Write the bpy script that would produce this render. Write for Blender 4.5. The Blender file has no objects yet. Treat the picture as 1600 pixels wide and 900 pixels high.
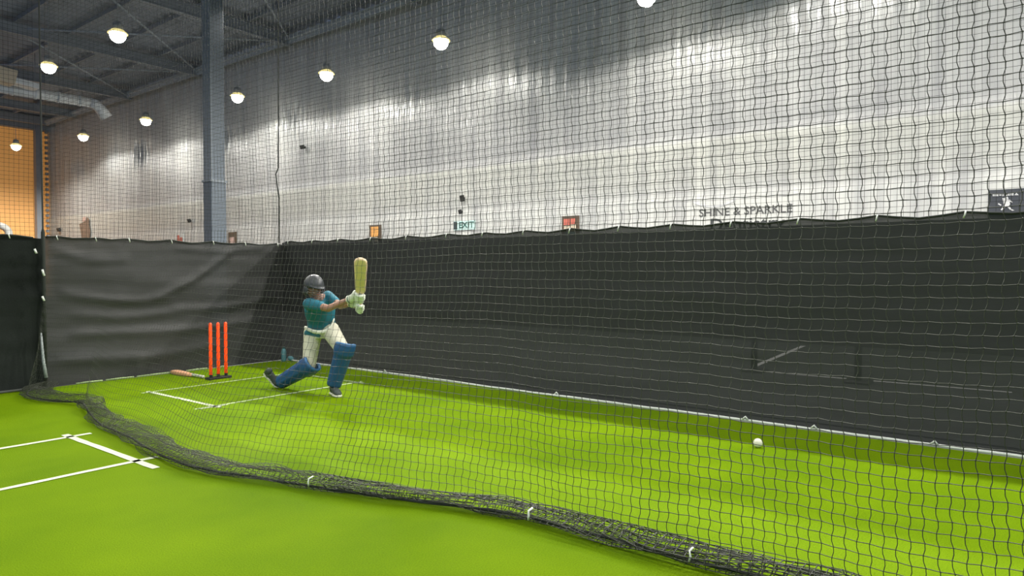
import bpy, bmesh, math, random
import numpy as np
from mathutils import Vector, Matrix, noise

random.seed(7)
sc = bpy.context.scene
COL = sc.collection
F_PX = 1071.4

# ------------------------------------------------------------------ camera
HD = Vector((.7944, .6074, 0)).normalized()
RT = Vector((HD.y, -HD.x, 0))
PITCH = math.atan(27 / F_PX)
FW = HD * math.cos(PITCH) + Vector((0, 0, -math.sin(PITCH)))
UP = RT.cross(FW)
CAM = Vector((0, 0, 1.4))
cam_data = bpy.data.cameras.new('camera')
cam_data.sensor_width = 36
cam_data.lens = 36 * F_PX / 1600
cam_data.clip_end = 300
cam_data.clip_start = .05
cam = bpy.data.objects.new('camera', cam_data)
COL.objects.link(cam)
M = Matrix((RT, UP, -FW)).transposed().to_4x4()
M.translation = CAM
cam.matrix_world = M
sc.camera = cam


def ray(x, y):
    return RT * ((x - 800) / F_PX) + FW + UP * ((450 - y) / F_PX)


def P(x, y, t):
    return CAM + ray(x, y) * t


def onX(x, y, X):
    d = ray(x, y)
    return CAM + d * (X / d.x)


def onY(x, y, Y):
    d = ray(x, y)
    return CAM + d * (Y / d.y)


def onZ(x, y, z=0.):
    d = ray(x, y)
    return CAM + d * ((z - 1.4) / d.z)


# ------------------------------------------------------------------ materials
def mat(name, col, rough=.6, metal=0, noise_amt=0., nscale=8., bump=0., bscale=60., transp=0., emit=None, estr=0., spec=.5, stretch=(1, 1, 1), bdist=.01):
    m = bpy.data.materials.new(name)
    m.use_nodes = True
    nt = m.node_tree
    N, L = nt.nodes, nt.links
    b = N['Principled BSDF']
    out = N['Material Output']
    b.inputs['Base Color'].default_value = (*col, 1)
    b.inputs['Roughness'].default_value = rough
    b.inputs['Metallic'].default_value = metal
    b.inputs['Specular IOR Level'].default_value = spec
    if emit:
        b.inputs['Emission Color'].default_value = (*emit, 1)
        b.inputs['Emission Strength'].default_value = estr
    tc = N.new('ShaderNodeTexCoord')
    mp = N.new('ShaderNodeMapping')
    mp.inputs['Scale'].default_value = stretch
    L.new(tc.outputs['Object'], mp.inputs['Vector'])
    if noise_amt:
        nz = N.new('ShaderNodeTexNoise')
        nz.inputs['Scale'].default_value = nscale
        nz.inputs['Detail'].default_value = 5
        L.new(mp.outputs[0], nz.inputs['Vector'])
        mx = N.new('ShaderNodeMix')
        mx.data_type = 'RGBA'
        mx.inputs['A'].default_value = (*[max(0, c * (1 - noise_amt)) for c in col], 1)
        mx.inputs['B'].default_value = (*[min(1, c * (1 + noise_amt)) for c in col], 1)
        L.new(nz.outputs['Fac'], mx.inputs['Factor'])
        L.new(mx.outputs['Result'], b.inputs['Base Color'])
    if bump:
        nb = N.new('ShaderNodeTexNoise')
        nb.inputs['Scale'].default_value = bscale
        nb.inputs['Detail'].default_value = 3
        L.new(mp.outputs[0], nb.inputs['Vector'])
        bp = N.new('ShaderNodeBump')
        bp.inputs['Strength'].default_value = bump
        bp.inputs['Distance'].default_value = bdist
        L.new(nb.outputs['Fac'], bp.inputs['Height'])
        L.new(bp.outputs[0], b.inputs['Normal'])
    if transp:
        tr = N.new('ShaderNodeBsdfTransparent')
        ms = N.new('ShaderNodeMixShader')
        ms.inputs[0].default_value = transp
        L.new(b.outputs[0], ms.inputs[1])
        L.new(tr.outputs[0], ms.inputs[2])
        L.new(ms.outputs[0], out.inputs['Surface'])
    return m


def turf_material():
    m = bpy.data.materials.new('green_turf')
    m.use_nodes = True
    nt = m.node_tree
    N, L = nt.nodes, nt.links
    b = N['Principled BSDF']
    b.inputs['Roughness'].default_value = .85
    b.inputs['Specular IOR Level'].default_value = .04
    tc = N.new('ShaderNodeTexCoord')
    n1 = N.new('ShaderNodeTexNoise')
    n1.inputs['Scale'].default_value = .9
    n1.inputs['Detail'].default_value = 6
    L.new(tc.outputs['Object'], n1.inputs['Vector'])
    n2 = N.new('ShaderNodeTexNoise')
    n2.inputs['Scale'].default_value = 130
    n2.inputs['Detail'].default_value = 2
    L.new(tc.outputs['Object'], n2.inputs['Vector'])
    r = N.new('ShaderNodeValToRGB')
    r.color_ramp.elements[0].position = .3
    r.color_ramp.elements[0].color = TURF_A
    r.color_ramp.elements[1].position = .72
    r.color_ramp.elements[1].color = TURF_B
    L.new(n1.outputs['Fac'], r.inputs[0])
    mx = N.new('ShaderNodeMix')
    mx.data_type = 'RGBA'
    mx.blend_type = 'MULTIPLY'
    mx.inputs['Factor'].default_value = 1
    r2 = N.new('ShaderNodeValToRGB')
    r2.color_ramp.elements[0].position = .3
    r2.color_ramp.elements[0].color = (.72, .74, .6, 1)
    r2.color_ramp.elements[1].position = .7
    r2.color_ramp.elements[1].color = (1.0, 1.0, 1.0, 1)
    L.new(n2.outputs['Fac'], r2.inputs[0])
    L.new(r.outputs[0], mx.inputs['A'])
    L.new(r2.outputs[0], mx.inputs['B'])
    L.new(mx.outputs['Result'], b.inputs['Base Color'])
    bp = N.new('ShaderNodeBump')
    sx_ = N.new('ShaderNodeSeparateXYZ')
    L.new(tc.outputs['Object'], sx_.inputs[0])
    st = N.new('ShaderNodeMapRange')  # dimmer light left of the lane, put into the turf colour
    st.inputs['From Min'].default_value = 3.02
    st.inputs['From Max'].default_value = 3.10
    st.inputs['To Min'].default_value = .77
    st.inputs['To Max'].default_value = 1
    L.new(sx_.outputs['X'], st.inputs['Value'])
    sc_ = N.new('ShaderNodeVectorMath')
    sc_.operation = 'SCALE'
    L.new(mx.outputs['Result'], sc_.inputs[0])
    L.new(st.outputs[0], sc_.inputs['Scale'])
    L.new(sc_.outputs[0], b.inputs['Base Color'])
    bp.inputs['Strength'].default_value = .35
    bp.inputs['Distance'].default_value = .01
    L.new(n2.outputs['Fac'], bp.inputs['Height'])
    L.new(bp.outputs[0], b.inputs['Normal'])
    return m


TURF_A = (.122, .225, .0008, 1)
TURF_B = (.200, .325, .002, 1)


def tarp_material():
    """white plastic wall sheeting in three horizontal drops, creased"""
    m = bpy.data.materials.new('white_sheeting')
    m.use_nodes = True
    nt = m.node_tree
    N, L = nt.nodes, nt.links
    b = N['Principled BSDF']
    b.inputs['Roughness'].default_value = .30
    b.inputs['Specular IOR Level'].default_value = .6
    tc = N.new('ShaderNodeTexCoord')
    sep = N.new('ShaderNodeSeparateXYZ')
    L.new(tc.outputs['Object'], sep.inputs[0])
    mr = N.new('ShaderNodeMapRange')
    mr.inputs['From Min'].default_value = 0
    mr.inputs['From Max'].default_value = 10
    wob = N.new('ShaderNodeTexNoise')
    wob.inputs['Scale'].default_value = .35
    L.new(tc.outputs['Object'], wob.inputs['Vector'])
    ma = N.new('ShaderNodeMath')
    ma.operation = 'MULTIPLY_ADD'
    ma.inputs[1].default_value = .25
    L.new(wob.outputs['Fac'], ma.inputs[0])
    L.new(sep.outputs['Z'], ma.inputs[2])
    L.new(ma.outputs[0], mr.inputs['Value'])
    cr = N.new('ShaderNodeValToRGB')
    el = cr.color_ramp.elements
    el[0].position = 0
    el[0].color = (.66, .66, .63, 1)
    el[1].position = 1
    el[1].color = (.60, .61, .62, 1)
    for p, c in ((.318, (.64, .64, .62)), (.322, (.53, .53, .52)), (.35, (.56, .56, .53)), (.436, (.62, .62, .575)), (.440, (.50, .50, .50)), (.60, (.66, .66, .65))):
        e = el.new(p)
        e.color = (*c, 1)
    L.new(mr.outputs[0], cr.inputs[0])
    # broad vertical lighter and darker streaks of the sheeting
    mp = N.new('ShaderNodeMapping')
    mp.inputs['Scale'].default_value = (1, 2.2, .16)
    L.new(tc.outputs['Object'], mp.inputs['Vector'])
    nz = N.new('ShaderNodeTexNoise')
    nz.inputs['Scale'].default_value = 1.6
    nz.inputs['Detail'].default_value = 6
    L.new(mp.outputs[0], nz.inputs['Vector'])
    r2 = N.new('ShaderNodeValToRGB')
    r2.color_ramp.elements[0].position = .25
    r2.color_ramp.elements[0].color = (.62, .62, .64, 1)
    r2.color_ramp.elements[1].position = .75
    r2.color_ramp.elements[1].color = (1.08, 1.08, 1.05, 1)
    L.new(nz.outputs['Fac'], r2.inputs[0])
    mx = N.new('ShaderNodeMix')
    mx.data_type = 'RGBA'
    mx.blend_type = 'MULTIPLY'
    mx.inputs['Factor'].default_value = 1
    L.new(cr.outputs[0], mx.inputs['A'])
    L.new(r2.outputs[0], mx.inputs['B'])
    L.new(mx.outputs['Result'], b.inputs['Base Color'])
    nb = N.new('ShaderNodeTexNoise')
    nb.inputs['Scale'].default_value = 3
    nb.inputs['Detail'].default_value = 5
    nb.inputs['Distortion'].default_value = 1.2
    L.new(mp.outputs[0], nb.inputs['Vector'])
    bp = N.new('ShaderNodeBump')
    bp.inputs['Strength'].default_value = .55
    bp.inputs['Distance'].default_value = .05
    L.new(nb.outputs['Fac'], bp.inputs['Height'])
    L.new(bp.outputs[0], b.inputs['Normal'])
    return m


MT = dict(
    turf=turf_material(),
    tarp=tarp_material(),
    slab=mat('dark_rubber_floor', (.03, .035, .032), .8, noise_amt=.3, nscale=3),
    line=mat('white_tape', (.56, .62, .44), .7, noise_amt=.12, nscale=30),
    fline=mat('faded_white_tape', (.42, .53, .26), .8, noise_amt=.35, nscale=18),
    ceil=mat('dark_roof_sheet', (.29, .31, .36), .7, noise_amt=.3, nscale=2.2),
    beam=mat('grey_steel', (.42, .46, .50), .55, noise_amt=.12, nscale=5),
    dbeam=mat('dark_steel', (.26, .28, .31), .6, noise_amt=.15, nscale=5),
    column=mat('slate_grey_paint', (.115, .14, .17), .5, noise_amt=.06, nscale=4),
    columnl=mat('collar_and_lit_face_slate', (.22, .25, .28), .5, noise_amt=.06, nscale=4),
    orange=mat('orange_panel', (.88, .46, .16), .6, noise_amt=.08, nscale=1.3, emit=(.9, .40, .09), estr=.22),  # glow added so the end wall looks brightly lit
    duct=mat('silver_duct', (.80, .82, .83), .5, .1, noise_amt=.12, nscale=6),
    cord=mat('dark_net_cord', (.02, .023, .021), .85, spec=.2),
    cordn=mat('charcoal_net_cord', (.026, .031, .019), .55, spec=.5),
    rope=mat('black_rope', (.02, .024, .02), .8),
    shade=mat('black_shade_cloth', (.019, .021, .0215), .7, noise_amt=.25, nscale=5, bump=.25, bscale=90, transp=.07, stretch=(.25, .25, 3)),
    shadeback=mat('black_shade_cloth_back', (.024, .0245, .024), .6, noise_amt=.25, nscale=4, bump=.2, bscale=60, transp=.03, stretch=(.3, .3, 2)),
    shadel=mat('dark_green_black_cloth', (.015, .018, .016), .9, noise_amt=.6, nscale=2, bump=.2, bscale=60, transp=.0, spec=.1),
    tie=mat('white_cable_tie', (.75, .78, .72), .4),
    skin=mat('brown_skin', (.36, .19, .125), .5, noise_amt=.08, nscale=20),
    shirt=mat('teal_jersey', (.010, .145, .205), .75, noise_amt=.2, nscale=14, bump=.3, bscale=25),
    cream=mat('cream_trousers', (.62, .60, .47), .8, noise_amt=.08, nscale=16, bump=.4, bscale=22),
    band=mat('white_band', (.74, .74, .62), .7),
    pad=mat('blue_pad', (.014, .078, .21), .5, noise_amt=.12, nscale=14),
    padl=mat('light_blue_pad', (.05, .17, .38), .5),
    helm=mat('charcoal_helmet', (.045, .05, .058), .4),
    steel=mat('dark_grille_steel', (.12, .12, .13), .35, .8),
    guard=mat('grey_guard_foam', (.33, .34, .35), .7),
    glove=mat('off_white_glove', (.74, .77, .66), .55, noise_amt=.05, nscale=30),
    glovet=mat('dark_green_trim', (.06, .14, .11), .6),
    willow=mat('pale_willow', (.95, .69, .42), .5, noise_amt=.06, nscale=12, stretch=(6, 6, 1)),
    pinkw=mat('pinkish_willow', (.78, .42, .24), .5, noise_amt=.12, nscale=16),
    grip=mat('white_rubber_grip', (.72, .72, .62), .6),
    gript=mat('teal_grip', (.1, .35, .4), .6),
    stump=mat('fluorescent_orange_plastic', (.92, .075, .006), .45, emit=(1, .08, .01), estr=.45),  # glow added to the plastic to brighten the stumps
    black=mat('black_rubber', (.015, .015, .015), .6),
    sole=mat('cream_sole', (.70, .70, .55), .6),
    shoe=mat('dark_shoe_upper', (.04, .055, .05), .6),
    ball=mat('cream_leather_ball', (.85, .82, .68), .4),
    seam=mat('ball_seam', (.5, .45, .35), .6),
    teal=mat('teal_plastic', (.10, .26, .30), .4),
    teald=mat('dark_teal_plastic', (.02, .07, .08), .4),
    blue=mat('navy_mat', (.008, .02, .07), .6),
    duckgrey=mat('dusty_grey_rope', (.045, .05, .045), .8),
    white=mat('white_vinyl', (.60, .60, .57), .5, noise_amt=.04),
    grey=mat('grey_ink', (.10, .10, .10), .6),
    dark=mat('dark_ink', (.04, .045, .045), .6),
    banner=mat('charcoal_banner', (.045, .05, .06), .5),
    bwhite=mat('banner_white', (.62, .62, .62), .5),
    exitw=mat('pale_exit_panel', (.55, .72, .68), .4, emit=(.55, .8, .75), estr=.12),
    exitg=mat('dark_green_ink', (.02, .10, .09), .5),
    exitb=mat('exit_dark_end', (.03, .045, .05), .5),
    porange=mat('poster_orange', (.75, .36, .10), .5),
    pred=mat('poster_red', (.55, .14, .10), .5),
    pcream=mat('poster_cream', (.68, .58, .44), .5),
    pteal=mat('poster_teal', (.10, .17, .16), .5),
    pyellow=mat('poster_yellow', (.80, .52, .14), .5),
    pbrown=mat('poster_frame_brown', (.10, .07, .045), .5),
    pgrey=mat('poster_grey', (.32, .35, .36), .5),
    mbrown=mat('mural_brown', (.22, .15, .11), .6, noise_amt=.5, nscale=4),
    mpink=mat('mural_pink', (.62, .42, .36), .6),
    lamp=mat('lamp_lens', (1, 1, .9), .3, emit=(1, .97, .86), estr=28),
    halo_reflector=mat('lamp_halo_reflector', (.75, .65, .25), .35, .3, emit=(1, .85, .35), estr=.9),  # warm glow added to the rim, standing in for the lamp's halo
    housing=mat('lamp_housing', (.30, .31, .33), .5, .2),
)


# ------------------------------------------------------------------ mesh builder (world coordinates)
class MB:
    def __init__(s):
        s.v, s.f, s.m = [], [], []
        s.cur = 0

    def add(s, vs, fs):
        o = len(s.v)
        s.v += [Vector(v) for v in vs]
        for f in fs:
            s.f.append([i + o for i in f])
            s.m.append(s.cur)
        return s

    def box(s, a, b):
        x0, y0, z0 = a
        x1, y1, z1 = b
        return s.add([(x0, y0, z0), (x1, y0, z0), (x1, y1, z0), (x0, y1, z0), (x0, y0, z1), (x1, y0, z1), (x1, y1, z1), (x0, y1, z1)],
                     [(3, 2, 1, 0), (4, 5, 6, 7), (0, 1, 5, 4), (1, 2, 6, 5), (2, 3, 7, 6), (3, 0, 4, 7)])

    def obox(s, c, ax, ay, az):
        c, ax, ay, az = map(Vector, (c, ax, ay, az))
        vs = [c + ax * i + ay * j + az * k for k in (-1, 1) for i, j in ((-1, -1), (1, -1), (1, 1), (-1, 1))]
        return s.add(vs, [(3, 2, 1, 0), (4, 5, 6, 7), (0, 1, 5, 4), (1, 2, 6, 5), (2, 3, 7, 6), (3, 0, 4, 7)])

    def loft(s, secs, n=16, caps=True, power=2.):
        """secs: (centre, axisU, axisV, ru, rv)"""
        vs, fs = [], []
        for c, u, v, ru, rv in secs:
            c, u, v = Vector(c), Vector(u).normalized(), Vector(v).normalized()
            for k in range(n):
                a = 2 * math.pi * k / n
                ca, sa = math.cos(a), math.sin(a)
                ca = math.copysign(abs(ca) ** (2 / power), ca)
                sa = math.copysign(abs(sa) ** (2 / power), sa)
                vs.append(c + u * ru * ca + v * rv * sa)
        for i in range(len(secs) - 1):
            for k in range(n):
                k2 = (k + 1) % n
                fs.append((i * n + k, i * n + k2, (i + 1) * n + k2, (i + 1) * n + k))
        if caps:
            fs.append(tuple(range(n - 1, -1, -1)))
            fs.append(tuple((len(secs) - 1) * n + k for k in range(n)))
        return s.add(vs, fs)

    def tube(s, pts, rad, n=8, caps=True):
        pts = [Vector(p) for p in pts]
        if not hasattr(rad, '__len__'):
            rad = [rad] * len(pts)
        secs = []
        pu = None
        for i, p in enumerate(pts):
            t = (pts[min(i + 1, len(pts) - 1)] - pts[max(i - 1, 0)]).normalized()
            if pu is None:
                pu = t.orthogonal().normalized()
            pu = (pu - t * pu.dot(t))
            if pu.length < 1e-6:
                pu = t.orthogonal()
            pu.normalize()
            secs.append((p, pu, t.cross(pu), rad[i], rad[i]))
        return s.loft(secs, n, caps)

    def ell(s, c, ax, ay, az, nu=16, nv=10, lo=-1., hi=1.):
        """ellipsoid with axis vectors; lo..hi limits along az"""
        c, ax, ay, az = map(Vector, (c, ax, ay, az))
        t0, t1 = math.asin(max(-1, lo)), math.asin(min(1, hi))
        vs, fs = [], []
        for j in range(nv + 1):
            t = t0 + (t1 - t0) * j / nv
            for k in range(nu):
                a = 2 * math.pi * k / nu
                vs.append(c + (ax * math.cos(a) + ay * math.sin(a)) * math.cos(t) + az * math.sin(t))
        for j in range(nv):
            for k in range(nu):
                k2 = (k + 1) % nu
                fs.append((j * nu + k, j * nu + k2, (j + 1) * nu + k2, (j + 1) * nu + k))
        fs.append(tuple(range(nu - 1, -1, -1)))
        fs.append(tuple(nv * nu + k for k in range(nu)))
        return s.add(vs, fs)

    def cap(s, a, b, ra, rb, n=14):
        """tapered capsule"""
        a, b = Vector(a), Vector(b)
        t = (b - a)
        if t.length < 1e-6:
            t = Vector((0, 0, 1e-4))
            b = a + t
        t = t.normalized()
        u = t.orthogonal().normalized()
        v = t.cross(u)
        secs = []
        for k in range(5):
            th = math.pi / 2 * (1 - k / 4)
            secs.append((a - t * ra * math.sin(th), u, v, max(1e-3, ra * math.cos(th)), max(1e-3, ra * math.cos(th))))
        for k in range(5):
            th = math.pi / 2 * k / 4
            secs.append((b + t * rb * math.sin(th), u, v, max(1e-3, rb * math.cos(th)), max(1e-3, rb * math.cos(th))))
        return s.loft(secs, n)

    def quad(s, a, b, c, d):
        return s.add([a, b, c, d], [(0, 1, 2, 3)])

    def build(s, name, m, parent=None, origin=None, smooth=True, remesh=None, subsurf=0, bevel=0., smooth_it=3):
        me = bpy.data.meshes.new(name)
        if parent is not None:
            org = Vector(parent['_o'])
        else:
            org = Vector(origin) if origin is not None else Vector((0, 0, 0))
        me.from_pydata([v - org for v in s.v], [], s.f)
        mats = m if isinstance(m, (list, tuple)) else [m]
        for q in mats:
            me.materials.append(q)
        for p, mi in zip(me.polygons, s.m):
            p.material_index = mi
            p.use_smooth = smooth
        me.update()
        bm = bmesh.new()
        bm.from_mesh(me)
        bmesh.ops.recalc_face_normals(bm, faces=bm.faces)
        bm.to_mesh(me)
        bm.free()
        o = bpy.data.objects.new(name, me)
        COL.objects.link(o)
        if parent is not None:
            o.parent = parent
            if parent.parent is not None or parent.type == 'MESH':
                o.location = (0, 0, 0)
        else:
            o.location = org
        o['_o'] = org
        mods = False
        if bevel:
            b = o.modifiers.new('b', 'BEVEL')
            b.width = bevel
            b.segments = 2
            b.limit_method = 'ANGLE'
            mods = True
        if remesh:
            r = o.modifiers.new('r', 'REMESH')
            r.mode = 'VOXEL'
            r.voxel_size = remesh
            r.use_smooth_shade = True
            sm = o.modifiers.new('s', 'SMOOTH')
            sm.iterations = smooth_it
            sm.factor = .5
            mods = True
        if subsurf:
            ss = o.modifiers.new('ss', 'SUBSURF')
            ss.levels = ss.render_levels = subsurf
            mods = True
        if mods:
            BAKE.append(o)
        return o


BAKE = []


def empty(name, loc, label=None, cat=None, group=None):
    o = bpy.data.objects.new(name, None)
    COL.objects.link(o)
    o.location = loc
    o.empty_display_size = .1
    o['_o'] = Vector(loc)
    tag(o, label, cat, group)
    return o


def tag(o, label=None, cat=None, group=None, kind=None):
    if label:
        o['label'] = label
    if cat:
        o['category'] = cat
    if group:
        o['group'] = group
    if kind:
        o['kind'] = kind
    return o


def struct(name, mb, m, **k):
    o = mb.build(name, m, **k)
    o['kind'] = 'structure'
    return o


# ------------------------------------------------------------------ building shell
WX = 14.5
BY = 42.9
CZ = 9.55
struct('floor', MB().box((-14, -14, -.2), (WX + .3, BY + .3, -.012)), MT['slab'], smooth=False)


def grid_surface(nu, nv, fn, m, name, parent=None, origin=None):
    vs = [fn(i / (nu - 1), j / (nv - 1)) for j in range(nv) for i in range(nu)]
    fs = [(j * nu + i, j * nu + i + 1, (j + 1) * nu + i + 1, (j + 1) * nu + i) for j in range(nv - 1) for i in range(nu - 1)]
    b = MB()
    b.add(vs, fs)
    return b.build(name, m, parent=parent, origin=origin)


def wall_fn(u, v):
    Y = -8 + u * (BY + 8)
    z = v * CZ
    zz = z
    up = max(0, min(1, (z - 4.3) / 2.5))
    n1 = noise.noise(Vector((Y * .35, z * .12, 3)))
    n2 = noise.noise(Vector((Y * 1.7, z * .30, 9)))
    n3 = noise.noise(Vector((Y * 4.6, z * .55, 17)))
    n4 = noise.noise(Vector((Y * .6, z * 1.4, 27)))
    X = WX - .06 + .03 * n1 * (1 + up) + .035 * n2 * (.3 + up) + .035 * n3 * (up * up + .12) + .012 * n4
    # gathers where the sheet is tied up in bunches
    tie = max(0, 1 - abs(z - 6.55) / .8)
    g = max(0, noise.noise(Vector((Y * .45, 0, 41)))) ** .5
    X += .085 * tie * g * math.sin(Y * 17 + 4 * noise.noise(Vector((Y, z, 2))))
    if z < 4.25:
        X -= .03
    if z < 3.1:
        X -= .02
    return (X, Y, zz)


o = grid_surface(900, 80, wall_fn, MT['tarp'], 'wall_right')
o['kind'] = 'structure'
# back wall: steel lintel and orange panelling
struct('wall_back', MB().box((-14, BY, 0), (WX + .3, BY + .3, CZ)), MT['dbeam'], smooth=False)
b = MB()
for i in range(26):
    x0 = -11 + i * 1.0
    b.box((x0, BY - .09 - .02 * (i % 2), 0), (x0 + .995, BY - .02, 8.9))
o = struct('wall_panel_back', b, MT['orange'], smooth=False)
o.name = 'trim_1'
b = MB()
b.box((13.72, BY - .55, 0), (13.98, BY - .2, CZ))
for k in range(22):
    b.box((14.22, BY - .35, 3.2 + k * .28), (14.36, BY - .25, 3.34 + k * .28))
o = struct('trim_2', b, MT['dbeam'], smooth=False)
b = MB()
b.box((-12, BY - .5, 8.9), (WX, BY - .05, CZ))
b.box((-12, BY - 1.2, 9.1), (WX, BY - .9, 9.5))
struct('trim_3', b, MT['dbeam'], smooth=False)
# ceiling: ribbed roof sheet
b = MB()
nn = 190
vs, fs = [], []
for i in range(nn * 2):
    y = -8 + (BY + 8) * (i // 2 + (i % 2) * .35) / nn
    z = CZ + (.06 if (i // 2) % 2 else 0)
    vs += [(-12, y, z), (WX + .3, y, z)]
for i in range(nn * 2 - 1):
    fs.append((2 * i, 2 * i + 1, 2 * i + 3, 2 * i + 2))
b.add(vs, fs)
struct('ceiling', b, MT['ceil'], smooth=False)
# rafters across the hall
k = 4
for Y in (2.4, 8.6, 14.3, 20.3, 26.3, 32.3, 38.3):
    b = MB()
    b.box((-12, Y - .11, CZ - .16), (WX - .3, Y + .11, CZ - .14))
    b.box((-12, Y - .012, CZ - .50), (WX - .3, Y + .012, CZ - .14))
    b.box((-12, Y - .11, CZ - .52), (WX - .3, Y + .11, CZ - .50))
    o = struct('trim_%d' % k, b, MT['dbeam'], smooth=False)
    k += 1
# purlins and eave beam along the hall
b = MB()
for X in np.arange(-10, 14, 1.5):
    b.box((X - .035, -7, CZ - .14), (X + .035, BY - 1.3, CZ - .01))
struct('trim_%d' % k, b, MT['dbeam'], smooth=False)
k += 1
b = MB()
b.box((WX - .62, -7, CZ - .36), (WX - .42, BY - 1.3, CZ - .26))
b.box((WX - .53, -7, CZ - .50), (WX - .50, BY - 1.3, CZ - .26))
struct('trim_%d' % k, b, MT['beam'], smooth=False)
k += 1
# diagonal roof bracing rods
b = MB()
for Y in (2.4, 8.6, 14.3, 20.3, 26.3):
    b.tube([(8.2, Y + .2, CZ - .42), (13.8, Y + 5.6, CZ - .42)], .03, 8)
    b.tube([(8.2, Y + 5.6, CZ - .38), (13.8, Y + .2, CZ - .38)], .03, 8)
struct('trim_%d' % k, b, MT['beam'])
k += 1

# ------------------------------------------------------------------ roof column
c0 = Vector((8.0, 14.3, 0))
col_t = empty('column', c0, 'tall slate grey steel column rising behind the black mesh to the roof', 'column')
b = MB()
hw = .17
b.box((c0.x - hw, c0.y - hw, 0), (c0.x + hw, c0.y + hw, 3.35))
b.build('column_sleeve', MT['column'], col_t, smooth=False, bevel=.01)
b = MB()
hw2 = .155
b.box((c0.x - hw2, c0.y - hw2, 3.35), (c0.x + hw2, c0.y + hw2, CZ - .55))
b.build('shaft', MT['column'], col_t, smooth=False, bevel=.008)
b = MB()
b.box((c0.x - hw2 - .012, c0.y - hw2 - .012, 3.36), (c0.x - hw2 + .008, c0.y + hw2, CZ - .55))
o = b.build('lit_face', MT['columnl'], col_t, smooth=False)  # lighter colour stands in for light falling on this shaft face
o['label'] = 'side face of the shaft, coloured lighter as if lit'
b = MB()
b.box((c0.x - .19, c0.y - .19, 3.32), (c0.x + .19, c0.y + .19, 3.37))
b.build('collar', MT['columnl'], col_t, smooth=False)
b = MB()
b.box((c0.x - .3, c0.y - .3, -.012), (c0.x + .3, c0.y + .3, .02))
b.build('base_plate', MT['column'], col_t, smooth=False)

# ------------------------------------------------------------------ duct
d0, d1 = onY(-60, 127, 30), onY(140, 160, 30)
dt = empty('ventilation_duct', d1, 'silver ventilation duct with a bent end under the dark roof', 'duct')
b = MB()
b.tube([d0, d1], .19, 14)
b.build('duct_pipe', MT['duct'], dt)
b = MB()
b.tube([d1, d1 + Vector((.22, 0, -.04)), d1 + Vector((.42, 0, -.22)), d1 + Vector((.62, 0, -.50))], [.20, .205, .21, .235], 14)
b.build('elbow', MT['duct'], dt)
for i in range(6):
    b = MB()
    p = d0.lerp(d1, i / 5.5)
    b.tube([p - Vector((.04, 0, 0)), p + Vector((.04, 0, 0))], .215, 14)
    b.build('joint_ring', MT['duct'], dt)
for i in (1, 3, 5):
    b = MB()
    p = d0.lerp(d1, i / 5.5)
    b.tube([p + Vector((0, 0, .18)), (p.x, p.y, CZ)], .012, 6)
    b.build('hanger', MT['dbeam'], dt)
# boxy unit over the duct, at the left frame edge
u0 = onY(8, 118, 29.3)
ut = empty('fan_unit', u0, 'tan and grey fan unit beside the duct at the left edge under the roof', 'fan')
b = MB()
b.obox(u0 + Vector((-.35, 0, 0)), (.62, 0, -.06), (0, .3, 0), (.05, 0, .26))
o = b.build('housing', MT['pcream'], ut, smooth=False, bevel=.04)
b = MB()
b.obox(u0 + Vector((.55, 0, -.18)), (.42, 0, -.04), (0, .28, 0), (0, 0, .10))
b.build('outlet', MT['duct'], ut, smooth=False, bevel=.03)
b = MB()
b.tube([u0 + Vector((-.35, 0, .2)), (u0.x - .35, u0.y, CZ)], .02, 6)
b.build('hanger', MT['dbeam'], ut)

# ------------------------------------------------------------------ turf and creases
turf_b = MB()
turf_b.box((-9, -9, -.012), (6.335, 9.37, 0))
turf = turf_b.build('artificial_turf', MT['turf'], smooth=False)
tag(turf, 'bright green artificial turf carpet covering the batting lanes', 'turf')


def crease(x0, y0, x1, y1, w=.05, m='line'):
    b = MB()
    n = max(2, int((abs(x1 - x0) + abs(y1 - y0)) / .12))
    d = Vector((x1 - x0, y1 - y0, 0)).normalized()
    s = Vector((-d.y, d.x, 0))
    L_, R_ = [], []
    for i in range(n + 1):
        p = Vector((x0, y0, .004)).lerp(Vector((x1, y1, .004)), i / n)
        j = .006 * noise.noise(p * 3)
        hw = w / 2 * (1 + .18 * noise.noise(p * 9))
        L_.append(p + s * (hw + j))
        R_.append(p - s * (hw - j))
    vs = L_ + R_
    b.add(vs, [(i, i + 1, n + 1 + i + 1, n + 1 + i) for i in range(n)])
    return b.build('crease_line', MT[m], turf, smooth=False)


crease(3.72, 8.16, 3.73, 6.62, .055)
crease(3.62, 8.09, 5.70, 8.06, .045, 'fline')
crease(3.52, 6.72, 5.70, 6.74, .045, 'fline')
crease(5.60, 8.12, 5.62, 6.62, .05, 'fline')
crease(3.56, 6.70, 3.86, 6.70, .045)
crease(2.30, 6.56, 2.30, 4.93, .055)
crease(-2.0, 6.46, 2.46, 6.44, .055)
crease(-2.0, 5.25, 2.45, 5.23, .055)
# far lane markings seen faintly through the mesh
fl = MB()
fl.box((6.7, -9, -.012), (13.9, 9.4, 0))
far_turf = fl.build('rubber_matting', MT['slab'], smooth=False)
tag(far_turf, 'dark matting of the next lane behind the black mesh', 'matting')
for (a, c) in (((10.0, 3.25), (13.4, 3.42)), ((9.62, 3.0), (9.72, .2))):
    b = MB()
    p, q = Vector((*a, .004)), Vector((*c, .004))
    d = (q - p).normalized()
    s = Vector((-d.y, d.x, 0)) * .04
    b.quad(p + s, q + s, q - s, p - s)
    b.build('crease_line', MT['bwhite'], far_turf, smooth=False)

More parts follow.
